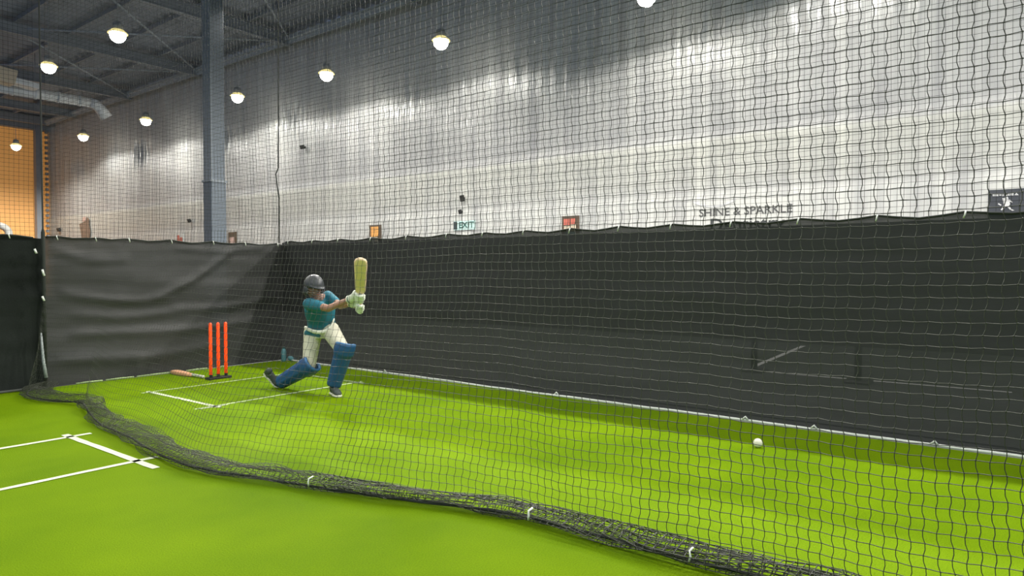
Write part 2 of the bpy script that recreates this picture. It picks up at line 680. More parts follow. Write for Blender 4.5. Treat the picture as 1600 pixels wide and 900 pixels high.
# ------------------------------------------------------------------ shade cloth screens
def screen(name, A, B, ztop, ties, m, label, ridges, seed, normal, zb=.0, amp=1.):
    A, B = Vector(A), Vector(B)
    Ln = (B - A).length
    t = (B - A).normalized()
    nm = Vector(normal)
    root = empty(name, A, label, 'screen')
    nu, nv = int(Ln / .05), 46

    def top(s):
        best = min(ties, key=lambda q: abs(q - s))
        dd = min(abs(best - s), .32)
        return ztop + .018 - .036 * min(1, dd / .32) ** .8 + .012 * noise.noise(Vector((s * .8, seed, 0)))

    def fn(u, v):
        s = u * Ln
        z = zb + (top(s) - zb) * v
        d = amp * .028 * noise.noise(Vector((s * .45, z * 3.2, seed))) + amp * .014 * noise.noise(Vector((s * .9, z * 8, seed + 5))) + .006 * noise.noise(Vector((s * 6, z * 5, seed + 9)))
        for (s0, z0, s1, z1, w, a) in ridges:
            dx, dz = s1 - s0, z1 - z0
            q = max(0, min(1, ((s - s0) * dx + (z - z0) * dz) / (dx * dx + dz * dz)))
            bend = .06 * math.sin(q * math.pi)
            dist = math.hypot(s - (s0 + q * dx), z - (z0 + q * dz) + bend)
            d += a * math.exp(-(dist / w) ** 2) * (1 - .5 * abs(2 * q - 1))
        return A + t * s + nm * d + Vector((0, 0, z))
    grid_surface(nu, nv, fn, m, 'mesh_sheet', parent=root)
    # head rope and ties
    b = MB()
    pts = []
    for i in range(int(Ln / .15) + 1):
        s = min(Ln, i * .15)
        pts.append(A + t * s + nm * .012 + Vector((0, 0, top(s) + .002)))
    b.tube(pts, .009, 6)
    b.build('top_rope', MT['rope'], root)
    for s in ties:
        b = MB()
        p = A + t * s + Vector((0, 0, top(s) - .012))
        b.tube([p + nm * .03 + Vector((0, 0, .022)), p + nm * .042 + t * .004 - Vector((0, 0, .01)), p + nm * .03 + t * .014 - Vector((0, 0, .035))], .006, 6)
        b.build('cable_tie', MT['tie'], root)
    return root, top


sd = Vector((0, 1, 0))
tiesY = [10.36, 5.88, 5.29, 4.68, 2.87, 2.27, 1.67, .44]
A = Vector((6.37, -6, 0))
ties = [y + 6 for y in (9.2, 8.6, 8.0, 7.3, 6.6, 5.88, 5.29, 4.68, 4.05, 3.45, 2.87, 2.27, 1.67, 1.05, .44, -.2, -.9, -2, -3, -4)]
ridges = [(.5 + k * 1.7, .25 + .31 * ((k * 7) % 5), 3.4 + k * 1.7, .34 + .31 * ((k * 7) % 5), .05, .006) for k in range(8)]
right_screen, _ = screen('mesh_screen', (6.37, -6, 0), (6.37, 9.42, 0), 1.84, ties, MT['shade'],
                         'long black mesh screen along the right side of the lane with a white bottom edge', ridges, 3., (-1, 0, 0), amp=.45)
b = MB()
pts = [Vector((6.345 + .02 * noise.noise(Vector((y * .7, 0, 5))) - (.02 if 4.2 < y < 5.6 else 0), y, .014 + .006 * noise.noise(Vector((y * 3, 4, 4))))) for y in np.arange(-6, 9.4, .12)]
b.tube(pts, .013, 6)
b.build('bottom_rope', MT['tie'], right_screen)
for y in (7.0, 4.2, 2.1, 1.5, .6):
    b = MB()
    b.tube([(6.34, y, .02), (6.33, y + .02, .05), (6.34, y + .05, .02)], .009, 6)
    b.build('cable_tie', MT['tie'], right_screen)

rb = [(.2, 1.12, 1.5, 1.02, .05, .035), (1.3, 1.04, 2.35, 1.66, .045, .05), (.3, .62, 3.0, .66, .05, .032), (.3, .86, 1.6, .84, .05, .022),
      (.2, .30, 2.2, .33, .06, .03), (1.6, .86, 3.1, 1.0, .05, .03), (.1, 1.66, .9, 1.55, .06, .03), (1.6, 1.72, 2.9, 1.76, .04, .02)]
back_screen, _ = screen('mesh_screen', (3.12, 9.42, 0), (6.37, 9.42, 0), 1.80, [.12, .55, .95, 1.5, 2.1, 2.6, 3.15], MT['shadeback'],
                        'wrinkled black mesh screen closing the lane behind the orange stumps', rb, 8., (0, -1, 0), amp=.6)
for (x0, x1) in ((3.42, 3.72), (3.76, 4.1), (4.14, 4.7), (4.8, 5.1), (5.3, 5.35)):
    b = MB()
    b.tube([(x0, 9.37, .012), ((x0 + x1) / 2, 9.365, .016), (x1, 9.37, .012)], .009, 6)
    b.build('hem_tape', MT['fline'], back_screen)
rl = [(3.2, 1.5, 4.6, 1.3, .06, .03), (3.6, .5, 4.9, .9, .07, .04), (2.4, 1.0, 4.4, .7, .08, .03)]
left_screen, _ = screen('mesh_screen', (-3, 9.32, 0), (3.10, 9.41, 0), 1.80, [1.2, 2.4, 3.6, 4.6, 5.3, 5.75], MT['shadel'],
                        'dark green-black mesh screen closing the empty lane at the left edge', rl, 15., (0, -1, 0))
b = MB()
b.tube([(-3, 9.25, .02), (0, 9.26, .02), (2.2, 9.29, .025), (3.0, 9.33, .02)], .014, 6)
b.build('bottom_rope', MT['duckgrey'], left_screen)

# hem of loose white stitches at the junction
jt = empty('corner_post', (3.09, 9.36, 0), 'dark corner post with pale ties where the screens meet the side netting', 'post')
b = MB()
b.tube([(3.09, 9.36, 0), (3.09, 9.36, 1.85), (3.09, 9.36, 1.9), (3.09, 9.36, 6.25)], [.022, .022, .009, .009], 8)
b.build('pole', MT['rope'], jt)
for (x, y0, y1) in ((54, 389, 396), (66, 421, 431), (66, 463, 470), (36, 418, 424), (8, 492, 496)):
    p, q = onY(x, y0, 9.28), onY(x + 3, y1, 9.28)
    b = MB()
    b.tube([p, q], .012, 6)
    if x > 50:
        b.build('cable_tie', MT['tie'], jt)
b = MB()
q = [onY(64, 520, 9.25), onY(66, 545, 9.23), onY(68, 565, 9.22), onY(72, 590, 9.22)]
b.tube(q, [.010, .014, .016, .020], 6)
o = b.build('rope_end', MT['pgrey'], jt)
o['label'] = 'frayed pale rope end'

# far side skirt along the white wall (black mesh of the furthest lane)
b = MB()
b.box((13.98, -8, 0), (14.02, BY - 2, 2.28))
sk = b.build('mesh_screen', MT['black'], smooth=False)
tag(sk, 'black screen along the foot of the white wall, glimpsed through the lane mesh', 'screen')
# padded posts in the next lane
for (x, y) in ((9.6, 3.1), (9.4, 1.75)):
    b = MB()
    b.tube([(x, y, 0), (x, y, .62), (x, y, .65)], [.045, .045, .03], 10)
    b.box((x - .15, y - .15, 0), (x + .15, y + .15, .03))
    o = b.build('padded_post', MT['black'])
    tag(o, 'short black padded post standing behind the long mesh screen', 'post', 'padded posts behind the mesh')
# navy mat behind back screen
b = MB()
b.box((1.9, 9.7, -.012), (4.3, 10.7, .28))
o = b.build('crash_mat', MT['blue'], smooth=False, bevel=.03)
tag(o, 'navy blue mat lying behind the black back screen', 'mat')


# ------------------------------------------------------------------ netting
def cords(segA, segB, r):
    """triangular prisms for every segment; numpy arrays (n,3)"""
    t = segB - segA
    ln = np.linalg.norm(t, axis=1, keepdims=True)
    t = t / np.maximum(ln, 1e-9)
    ref = np.tile(np.array([[.31, .77, .55]]), (len(t), 1))
    u = np.cross(t, ref)
    u /= np.maximum(np.linalg.norm(u, axis=1, keepdims=True), 1e-9)
    v = np.cross(t, u)
    n = len(t)
    V = np.empty((n, 6, 3))
    for k in range(3):
        a = 2 * math.pi * k / 3
        off = (u * math.cos(a) + v * math.sin(a)) * r
        V[:, k] = segA + off
        V[:, 3 + k] = segB + off
    base = (np.arange(n) * 6)[:, None, None]
    q = np.array([[0, 1, 4, 3], [1, 2, 5, 4], [2, 0, 3, 5]])[None]
    return V.reshape(-1, 3), (base + q).reshape(-1, 4)


def knots(pts, r):
    n = len(pts)
    d = np.array([[1, 0, 0], [-1, 0, 0], [0, 1, 0], [0, -1, 0], [0, 0, 1], [0, 0, -1]]) * r
    V = pts[:, None, :] + d[None]
    f = np.array([[0, 2, 4, 4], [2, 1, 4, 4], [1, 3, 4, 4], [3, 0, 4, 4], [2, 0, 5, 5], [1, 2, 5, 5], [3, 1, 5, 5], [0, 3, 5, 5]])[:, :3]
    return V.reshape(-1, 3), (np.arange(n)[:, None, None] * 6 + f[None]).reshape(-1, 3)


def mesh_np(name, parts, m, parent):
    org = np.array(parent['_o'])
    vs, loops, starts, off, ls = [], [], [], 0, 0
    for V, Fc in parts:
        vs.append(V - org)
        k = Fc.shape[1]
        loops.append((Fc + off).ravel())
        starts.append(ls + np.arange(len(Fc)) * k)
        ls += len(Fc) * k
        off += len(V)
    vs, loops, starts = np.concatenate(vs), np.concatenate(loops), np.concatenate(starts)
    me = bpy.data.meshes.new(name)
    me.vertices.add(len(vs))
    me.vertices.foreach_set('co', vs.astype(np.float32).ravel())
    me.loops.add(len(loops))
    me.loops.foreach_set('vertex_index', loops.astype(np.int32))
    me.polygons.add(len(starts))
    me.polygons.foreach_set('loop_start', starts.astype(np.int32))
    me.update(calc_edges=True)
    me.validate()
    me.polygons.foreach_set('use_smooth', [True] * len(me.polygons))
    me.materials.append(m)
    o = bpy.data.objects.new(name, me)
    COL.objects.link(o)
    o.parent = parent
    o['_o'] = org.tolist()
    return o


def grid_net(G, r, bow=0., knot=0.):
    """G (rows, cols, 3)"""
    h0, h1 = G[:, :-1].reshape(-1, 3), G[:, 1:].reshape(-1, 3)
    v0, v1 = G[:-1].reshape(-1, 3), G[1:].reshape(-1, 3)
    parts = []
    if bow:
        rows, cols = G.shape[:2]
        sg = np.where((np.arange(rows - 1)[:, None] + 0 * np.arange(cols)[None]) % 2, 1., -1.).reshape(-1, 1)
        mid = (v0 + v1) / 2 + np.array([[0, 1, 0]]) * bow * sg
        parts += [cords(v0, mid, r), cords(mid, v1, r), cords(h0, h1, r)]
    else:
        parts += [cords(v0, v1, r), cords(h0, h1, r)]
    if knot:
        parts.append(knots(G.reshape(-1, 3), knot))
    return parts


CELL = .048
NTOP = 6.2
# --- near side net
ctrl = [(-4, 3.11), (0, 3.11), (1.0, 3.09), (1.55, 3.06), (2.2, 3.06), (2.65, 2.99), (3.07, 2.80), (3.72, 2.66), (4.17, 2.52), (4.64, 2.42), (5.23, 2.44), (5.9, 2.55), (6.65, 2.60), (7.4, 2.80), (8.0, 2.96), (8.3, 2.72), (8.9, 2.72), (9.4, 3.0)]
cy = np.array([c[0] for c in ctrl])
cx = np.array([c[1] for c in ctrl])


def xb(Y):
    return float(sum(np.interp(Y + d, cy, cx) for d in (-.2, 0, .2)) / 3)


near_net = empty('lane_netting', (3.12, 0, 0), 'near side netting of the lane, its loose hem bunched along the turf', 'netting')
ys = np.arange(-2.2, 9.36, CELL)
zs = list(np.arange(NTOP, .06, -CELL))
HEAP = 28
rows = len(zs) + HEAP
G = np.zeros((rows, len(ys), 3))
WY = [0, 1, 2, 2.6, 3.4, 4.4, 5.0, 6.0, 7.4, 8.4, 9.2]
WW = [.10, .09, .065, .05, .055, .08, .12, .10, .09, .13, .15]
NZ = lambda a, b_, c: noise.noise(Vector((a, b_, c)))
for j, Y in enumerate(ys):
    X0 = xb(Y)
    bulge = NZ(Y * .55, 0, 60)
    for i, z in enumerate(zs):
        k = max(0., 1 - z / 1.9)
        X = 3.13 + (X0 - 3.13) * k ** 1.6
        X += .05 * NZ(Y * .5, z * .6, 11) + .035 * k * NZ(Y * 1.8, z * 1.5, 21)
        X += .10 * k * NZ(Y * .9, z * .8, 31)
        dy = .10 * NZ(Y * .8, z * .9, 51) * (.15 + k) + .035 * NZ(Y * 2.2, z * 1.6, 71) * (.1 + k)
        dz = .05 * NZ(Y * .7, z * .6, 81) * (.3 + k) - .03 * k * abs(NZ(Y * 1.6, z, 91))
        stag = .0035 * (1 if i % 2 else -1)
        G[i, j] = (X, Y + dy + stag, max(.03, z + dz) + .0015 * (1 if j % 2 else -1))
    # heap of slack net lying on the turf
    px, pz = G[len(zs) - 1, j, 0], G[len(zs) - 1, j, 2]
    w = float(np.interp(Y, WY, WW)) * (1 + .45 * NZ(Y * 1.3, 5, 5))
    for h in range(HEAP):
        a = h * .55 + 2.2 * NZ(Y * 1.1, 7, 7)
        ex = X0 + w * .6 + w * math.cos(a) * (1.1 + .5 * NZ(h * .4, Y * .6, 8)) + .07 * NZ(Y * 2.1, h * .25, 101)
        ez = .05 + .036 * math.sin(a) + .035 * NZ(Y * 3.1, h * .35, 111)
        f = min(1, (h + 1) / 5)
        G[len(zs) + h, j] = (px * (1 - f) + ex * f, Y + .04 * NZ(Y * 1.7, h * .3, 121) + .10 * NZ(Y * .8, .3, 51), max(.006, pz * (1 - f) + ez * f))
NU = len(zs) + 2
NC = len(ys)
parts_ = []
for (f0, f1, rr) in ((0, .33, .0021), (.33, .50, .0018), (.50, .66, .0013), (.66, 1, .0010)):
    c0_, c1_ = int(NC * f0), min(NC, int(NC * f1) + 1)
    parts_ += grid_net(G[:NU, c0_:c1_], rr, .0035, rr * 2.1)
    parts_ += grid_net(G[NU - 1:, c0_:c1_], rr * 1.25, 0, rr * 2.4)
mesh_np('netting', parts_, MT['cordn'], near_net)
b = MB()
b.tube([(xb(y) + .02 * NZ(y * 2, 1, 1), y, .03 + .015 * NZ(y * 3, 2, 2)) for y in np.arange(-2.2, 9.3, .08)], .009, 7)
b.build('lead_rope', MT['rope'], near_net)
b = MB()
b.tube([(3.13, -2.2, NTOP), (3.13, 3, NTOP - .03), (3.13, 9.36, NTOP)], .012, 7)
b.build('support_cable', MT['rope'], near_net)
for (x, y) in ((828, 804), (470, 757), (1078, 869)):
    g = onZ(x, y, .07)
    g.x = xb(g.y) - .05
    b = MB()
    pts = [g + Vector((.03, 0, .03)), g + Vector((.0, .006, .02)), g + Vector((-.012, -.004, -.0)), g + Vector((-.0, .008, -.03))]
    b.tube(pts, .006 if x == 828 else .005, 6)
    b.build('cable_tie', MT['tie'], near_net)

# --- far side net above the mesh
def flat_net(name, A, B, z0, z1, seed, label, r=.0015, ax=1):
    A, B = Vector(A), Vector(B)
    Ln = (B - A).length
    t = (B - A).normalized()
    nm = Vector((-t.y, t.x, 0))
    root = empty(name, A, label, 'netting')
    ss = np.arange(0, Ln + .001, CELL)
    zz = np.arange(z1, z0, -CELL)
    G = np.zeros((len(zz), len(ss), 3))
    for i, z in enumerate(zz):
        for j, s in enumerate(ss):
            d = .05 * NZ(s * .5, z * .5, seed)
            e = .03 * NZ(s * .8, z * .7, seed + 9)
            p = A + t * (s + e) + nm * d
            G[i, j] = (p.x, p.y, z + .03 * NZ(s * .6, z * .4, seed + 4))
    mesh_np('netting', grid_net(G, r), MT['cord'], root)
    b = MB()
    b.tube([A + Vector((0, 0, z1)), B + Vector((0, 0, z1))], .012, 7)
    b.build('support_cable', MT['rope'], root)
    return root


far_net = flat_net('lane_netting', (6.40, 9.42, 0), (6.40, -3.5, 0), 1.80, NTOP, 200, 'far side netting of the lane, hung above the long black screen')
b = MB()
pts = [onY(435, y, 9.40) for y in (-60, 0, 40, 120, 200, 262)] + [onY(431, 272, 9.40), onY(433, 290, 9.40), onY(436, 310, 9.40), onY(436, 380, 9.40)]
pts[0].z = NTOP
b.tube(pts, .010, 6)
b.build('corner_rope', MT['rope'], far_net)
flat_net('lane_netting', (3.12, 9.45, 0), (6.37, 9.45, 0), 1.76, NTOP, 300, 'end netting of the lane, hung above the wrinkled back screen')
flat_net('lane_netting', (-2.0, 9.45, 0), (3.05, 9.45, 0), 1.76, NTOP, 400, 'end netting of the empty lane, left of the corner post')
b = MB()
b.tube([onY(-20, 230, 9.3), onY(60, 236, 9.3), onY(160, 244, 9.3)], .004, 5)

# ------------------------------------------------------------------ lamps
def lamp(p, label, fixture=True, power=1., blend=.7):
    L = bpy.data.lights.new('lamp_light', 'SPOT')
    L.energy = 100 * power
    L.spot_size = math.radians(166 if blend < .5 else 160)
    L.spot_blend = blend
    L.shadow_soft_size = .17
    L.color = (1, .975, .90)
    L.use_nodes = True
    nt = L.node_tree
    em = nt.nodes['Emission']
    fo = nt.nodes.new('ShaderNodeLightFalloff')
    fo.inputs['Strength'].default_value = LAMP_STR
    nt.links.new(fo.outputs['Linear'], em.inputs['Strength'])
    lo = bpy.data.objects.new('lamp_light', L)
    COL.objects.link(lo)
    if fixture:
        t = empty('high_bay_lamp', p, label, 'lamp', 'round high-bay lamps under the roof')
        z = Vector((0, 0, 1))
        b = MB()
        b.ell(p + z * .0, (.19, 0, 0), (0, .19, 0), (0, 0, .19), 20, 10, -1, .72)
        b.build('lens', MT['lamp'], t)
        b = MB()
        X, Y = Vector((1, 0, 0)), Vector((0, 1, 0))
        b.loft([(p + z * .05, X, Y, .18, .18), (p + z * .03, X, Y, .235, .235), (p + z * .05, X, Y, .235, .235), (p + z * .14, X, Y, .13, .13)], 24)
        b.build('halo_reflector', MT['halo_reflector'], t)
        b = MB()
        b.loft([(p + z * .13, X, Y, .135, .135), (p + z * .30, X, Y, .11, .11), (p + z * .34, X, Y, .05, .05)], 20)
        b.build('housing', MT['housing'], t)
        b = MB()
        b.tube([p + z * .33, Vector((p.x, p.y, CZ))], .01, 6)
        b.build('suspension_wire', MT['dbeam'], t)
        lo.parent = t
        lo.location = (0, 0, -.22)
    else:
        lo.location = p - Vector((0, 0, .19))
    return lo


LAMP_STR = 1.0
XL = 12.95
seen = [((1010, -4), 'high-bay lamp just under the top edge of the photo, right of centre'),
        ((689, 66), 'bright high-bay lamp near the white wall, topmost one in the middle of the photo'),
        ((510, 117), 'high-bay lamp near the white wall, second right of the grey column'),
        ((371, 152), 'high-bay lamp near the white wall, first right of the grey column'),
        ((228, 189), 'small high-bay lamp near the white wall, first left of the grey column'),
        ((130, 214), 'small high-bay lamp near the far corner of the white wall')]
for (q, lb) in seen:
    lamp(onX(q[0], q[1], XL), lb, power=1.05 if q[0] > 600 else 1.5, blend=.28)
lamp(onZ(25, 229, 7.25), 'small far high-bay lamp in front of the orange end wall', power=2.5)
lamp(onX(184, 55, 7.9), 'largest and brightest high-bay lamp, alone left of the grey column')
lamp(onX(76, 105, 7.9), 'bright high-bay lamp over the silver duct at the left')
for y in (3.2, -1.6, -6):
    lamp(Vector((XL, y, 7.35)), '', False, 1.0, .28)
for y in (14.1, 9.5, 4.9, .3, -4.3):
    lamp(Vector((8.7, y, 7.4)), '', False, 1.7)
for x in (2.9, -2.1, -7):
    for y in (-5, 0, 5, 10, 15, 20):
        lamp(Vector((x, y, 7.4)), '', False, .42)

# ------------------------------------------------------------------ wall signs
SX = 14.36


def rect(mb, y0, y1, z0, z1, x=SX):
    """flat panel facing the hall, y0 is its left edge seen from the lane"""
    return mb.add([(x, y0, z0), (x, y1, z0), (x, y1, z1), (x, y0, z1)], [(0, 1, 2, 3)])


def poly(mb, pts, x):
    return mb.add([(x, y, z) for (y, z) in pts], [tuple(range(len(pts)))])


def text_mesh(name, s, y0, y1, z0, z1, x, m, parent, bold=0.0):
    cu = bpy.data.curves.new(name, 'FONT')
    cu.body = s
    cu.offset = bold
    cu.resolution_u = 3
    to = bpy.data.objects.new(name, cu)
    COL.objects.link(to)
    dg = bpy.context.evaluated_depsgraph_get()
    me = bpy.data.meshes.new_from_object(to.evaluated_get(dg))
    bpy.data.objects.remove(to)
    co = np.empty(len(me.vertices) * 3)
    me.vertices.foreach_get('co', co)
    co = co.reshape(-1, 3)
    mn, mxx = co.min(0), co.max(0)
    u = (co[:, 0] - mn[0]) / (mxx[0] - mn[0])
    v = (co[:, 1] - mn[1]) / (mxx[1] - mn[1])
    org = Vector(parent['_o'])
    out = np.stack([np.full(len(u), x - org.x), y0 + (y1 - y0) * u - org.y, z0 + (z1 - z0) * v - org.z], 1)
    me.vertices.foreach_set('co', out.ravel())
    me.update()
    me.materials.clear()
    me.materials.append(m)
    o = bpy.data.objects.new(name, me)
    COL.objects.link(o)
    o.parent = parent
    return o


def panel(name, y0, y1, z0, z1, m, label, cat='sign', x=SX):
    t = empty(name, (WX - .1, (y0 + y1) / 2, z0), label, cat)
    b = MB()
    b.box((x, min(y0, y1), z0), (WX - .05, max(y0, y1), z1))
    b.build('board', m, t, smooth=False)
    return t


def px2(x, y, X=SX):
    p = onX(x, y, X)
    return p.y, p.z


# clinic banner
y0, z1 = px2(1072, 317)
y1, _ = px2(1252, 314)
t = panel('wall_banner', y0, y1, 1.9, z1, MT['white'], 'white advertising banner with grey lettering on the sheeted wall', 'banner', SX + .02)
ya, za = px2(1092, 341)
yb, zb = px2(1238, 323)
text_mesh('lettering', 'SHINE & SPARKLE', ya, yb, za + .03, za + .20, SX + .012, MT['grey'], t, .012)
ya, _ = px2(1110, 350)
yb, _ = px2(1226, 350)
text_mesh('lettering', 'Dentistry', ya, yb, 2.17, 2.52, SX + .012, MT['dark'], t, .01)
b = MB()
arc = []
ya, za = px2(1082, 318)
yb, _ = px2(1150, 318)
for k in range(13):
    q = k / 12
    yy = ya + (yb - ya) * q
    arc.append((yy, z1 + .02 - .13 * math.sin(math.pi * q) ** .8))
vs = [(SX + .012, a[0], a[1] + .022) for a in arc] + [(SX + .012, a[0], a[1] - .022) for a in arc]
b.add(vs, [(i, i + 1, 13 + i + 1, 13 + i) for i in range(12)])
b.build('smile_mark', MT['bwhite'], t, smooth=False)
# dark banner with a player
y0, z1 = px2(1544, 297)
y1, _ = px2(1640, 291)
t = panel('wall_banner', y0, y1, 1.9, z1, MT['banner'], 'charcoal banner with a white player figure at the right edge of the photo', 'banner', SX + .02)


def bpt(cx_, cy_):
    """point of the 1145x900 crop of the banner onto the wall"""
    return px2(1530 + cx_ * 70 / 1145, 285 + cy_ * 55 / 900)


b = MB()
for (xa, xb_, yt, yb_) in ((340, 400, 290, 350), (410, 490, 290, 350), (510, 570, 285, 340), (590, 640, 300, 350), (665, 715, 285, 345), (730, 780, 275, 335), (795, 880, 270, 330)):
    poly(b, [bpt(xa, yb_), bpt(xb_, yb_), bpt(xb_, yt), bpt(xa, yt)], SX + .008)
poly(b, [bpt(900, 325), bpt(1010, 325), bpt(950, 260)], SX + .008)
b.build('lettering', MT['bwhite'], t, smooth=False)
b = MB()
poly(b, [bpt(600, 440), bpt(590, 400), bpt(640, 395), bpt(700, 430), bpt(770, 440), bpt(830, 470), bpt(850, 520), bpt(810, 500), bpt(775, 490), bpt(790, 560), bpt(760, 590), bpt(825, 680), bpt(900, 715), bpt(840, 722),
         bpt(780, 690), bpt(700, 610), bpt(640, 660), bpt(580, 715), bpt(545, 700), bpt(590, 640), bpt(620, 580), bpt(615, 500)], SX + .008)
poly(b, [bpt(480, 560), bpt(490, 525), bpt(575, 575), bpt(550, 595)], SX + .008)
poly(b, [bpt(660, 420), bpt(660, 375), bpt(730, 365), bpt(750, 420)], SX + .010)
b.build('player_figure', MT['bwhite'], t, smooth=False)
# exit sign
y0, z1 = px2(709, 346)
y1, _ = px2(742, 346)
_, z0 = px2(725, 359)
t = panel('exit_sign', y0, y1, z0, z1, MT['exitw'], 'small pale exit sign with a dark left end on the white wall', 'sign')
b = MB()
rect(b, y0, y0 + (y1 - y0) * .17, z0 + .02, z1 - .01, SX - .006)
b.build('pictogram_panel', MT['exitb'], t, smooth=False)
text_mesh('lettering', 'EXIT', y0 + (y1 - y0) * .26, y1 - (y1 - y0) * .04, z0 + .05, z1 - .03, SX - .008, MT['exitg'], t, .02)


def poster(x0, x1, yt, zbot, frame, blocks, label, name='wall_poster'):
    y0, z1 = px2(x0, yt)
    y1, _ = px2(x1, yt)
    t = panel(name, y0, y1, zbot, z1, frame, label, 'poster')
    for (a0, a1, b0, b1, m) in blocks:
        b = MB()
        H = z1 - zbot
        rect(b, y0 + (y1 - y0) * a0, y0 + (y1 - y0) * a1, z1 - H * b1, z1 - H * b0, SX - .008)
        b.build('print_block', m, t, smooth=False)
    return t


poster(878, 904.5, 338, 1.9, MT['pbrown'], [(.12, .48, .08, .26, MT['pred']), (.54, .80, .08, .24, MT['pred']), (.14, .50, .28, .42, MT['pcream']), (.55, .84, .26, .42, MT['pcream']), (.2, .8, .46, .54, MT['pteal']), (.1, .66, .57, .72, MT['pyellow']), (.68, .86, .60, .72, MT['pcream'])],
       'framed poster with red, cream and yellow bands right of the exit sign')
poster(577, 594.5, 352, 1.9, MT['pbrown'], [(.16, .84, .06, .40, MT['porange']), (.2, .5, .42, .85, MT['pgrey']), (.5, .8, .42, .85, MT['pcream'])], 'framed poster with an orange top and grey lower half above the black screen')
poster(356.5, 369, 363, 1.9, MT['pbrown'], [(.2, .8, .2, .5, MT['mpink']), (.2, .8, .52, .8, MT['pcream'])], 'small brown framed poster just right of the grey column')
poster(276, 286, 364, 2.0, MT['white'], [(.1, .45, .1, .5, MT['pred']), (.5, .9, .2, .5, MT['pred']), (.2, .8, .6, .8, MT['mpink'])], 'small white poster with red print left of the grey column')
# brown mural patch near the corner
y0, z1 = px2(124, 340)
y1, _ = px2(141, 340)
t = empty('wall_mural', (WX - .1, (y0 + y1) / 2, 2.6), 'ragged brown and pink mural patch at the far left end of the white wall', 'mural')
b = MB()
mp_ = lambda a, c: px2(a, c)
poly(b, [mp_(124, 350), mp_(128, 348), mp_(134, 346), mp_(136, 339), mp_(139, 342), mp_(139, 352), mp_(141, 360), mp_(140, 375), mp_(128, 375), mp_(126, 362)], SX)
b.build('figure', MT['mbrown'], t, smooth=False)
b = MB()
poly(b, [mp_(128, 347), mp_(129, 340), mp_(134, 338), mp_(134, 345)], SX)
b.build('figure', MT['mpink'], t, smooth=False)
# wall speakers
for (x, y, w, h, lb) in ((723.5, 310, 5, 9, 'black wall speaker above the exit sign, the larger of two'), (720.5, 331, 3, 6, 'tiny black box on the wall between speaker and exit sign'),
                         (93, 359, 4, 5, 'dark speaker low on the white wall near the orange wall'), (297, 345, 3, 5, 'small dark speaker on the white wall left of the grey column'), (474, 230, 5, 5, 'small dark patch box high on the white wall')):
    y0, z1 = px2(x - w / 2, y - h / 2)
    y1, z0 = px2(x + w / 2, y + h / 2)
    t = empty('wall_speaker', (SX, (y0 + y1) / 2, z0), lb, 'speaker')
    b = MB()
    c = Vector((SX - .04, (y0 + y1) / 2, (z0 + z1) / 2))
    b.obox(c, (.05, 0, .015), (0, abs(y1 - y0) / 2.6, 0), (-.02, 0, (z1 - z0) / 2))
    b.build('cabinet', MT['black'], t, smooth=False, bevel=.01)
    b = MB()
    b.box((SX, c.y - .03, c.z - .03), (WX - .05, c.y + .03, c.z + .03))
    b.build('bracket', MT['dark'], t, smooth=False)
# white arch by the orange wall
a0, a1 = onY(-22, 374, 41.5), onY(14, 374, 41.5)
zt = onY(0, 352, 41.5).z
t = empty('white_arch', ((a0.x + a1.x) / 2, 41.5, 0), 'white arched frame standing against the orange end wall at the left edge', 'arch')
b = MB()
cx0, hw = (a0.x + a1.x) / 2, (a1.x - a0.x) / 2
pts = [(cx0 - hw, 41.5, 0), (cx0 - hw, 41.5, zt - hw * .9)]
for k in range(1, 12):
    a = math.pi * (1 - k / 12)
    pts.append((cx0 + hw * math.cos(a), 41.5, zt - hw * .9 + hw * .9 * math.sin(a)))
pts += [(cx0 + hw, 41.5, zt - hw * .9), (cx0 + hw, 41.5, 0)]
b.tube(pts, .17, 10)
b.build('arch_tube', MT['white'], t)
b = MB()
b.tube([(cx0 - hw, 41.5, 2.2), (cx0 + hw, 41.5, 2.2)], .1, 8)
b.build('crossbar', MT['white'], t)

# ------------------------------------------------------------------ stumps
sx, sy = 4.735, 8.42
t = empty('stumps', (sx, sy, 0), 'set of three fluorescent orange stumps on a black base behind the crease', 'cricket stumps')
b = MB()
b.box((sx - .155, sy - .06, 0), (sx + .155, sy + .06, .028))
b.build('base', MT['black'], t, smooth=False, bevel=.008)
for k in (-1, 0, 1):
    x = sx + k * .104
    b = MB()
    b.tube([(x, sy, .062), (x, sy, .3), (x, sy, .70), (x, sy, .718), (x, sy, .728), (x, sy, .732)], [.0205, .0205, .0205, .0185, .012, .004], 14)
    b.build('stump', MT['stump'], t)
    b = MB()
    pts = []
    for i in range(40):
        a = i * .8
        pts.append((x + .018 * math.cos(a), sy + .018 * math.sin(a), .028 + .036 * i / 39))
    b.tube(pts, .0035, 5)
    b.tube([(x, sy, .026), (x, sy, .064)], .012, 8)
    b.build('spring', MT['black'], t)

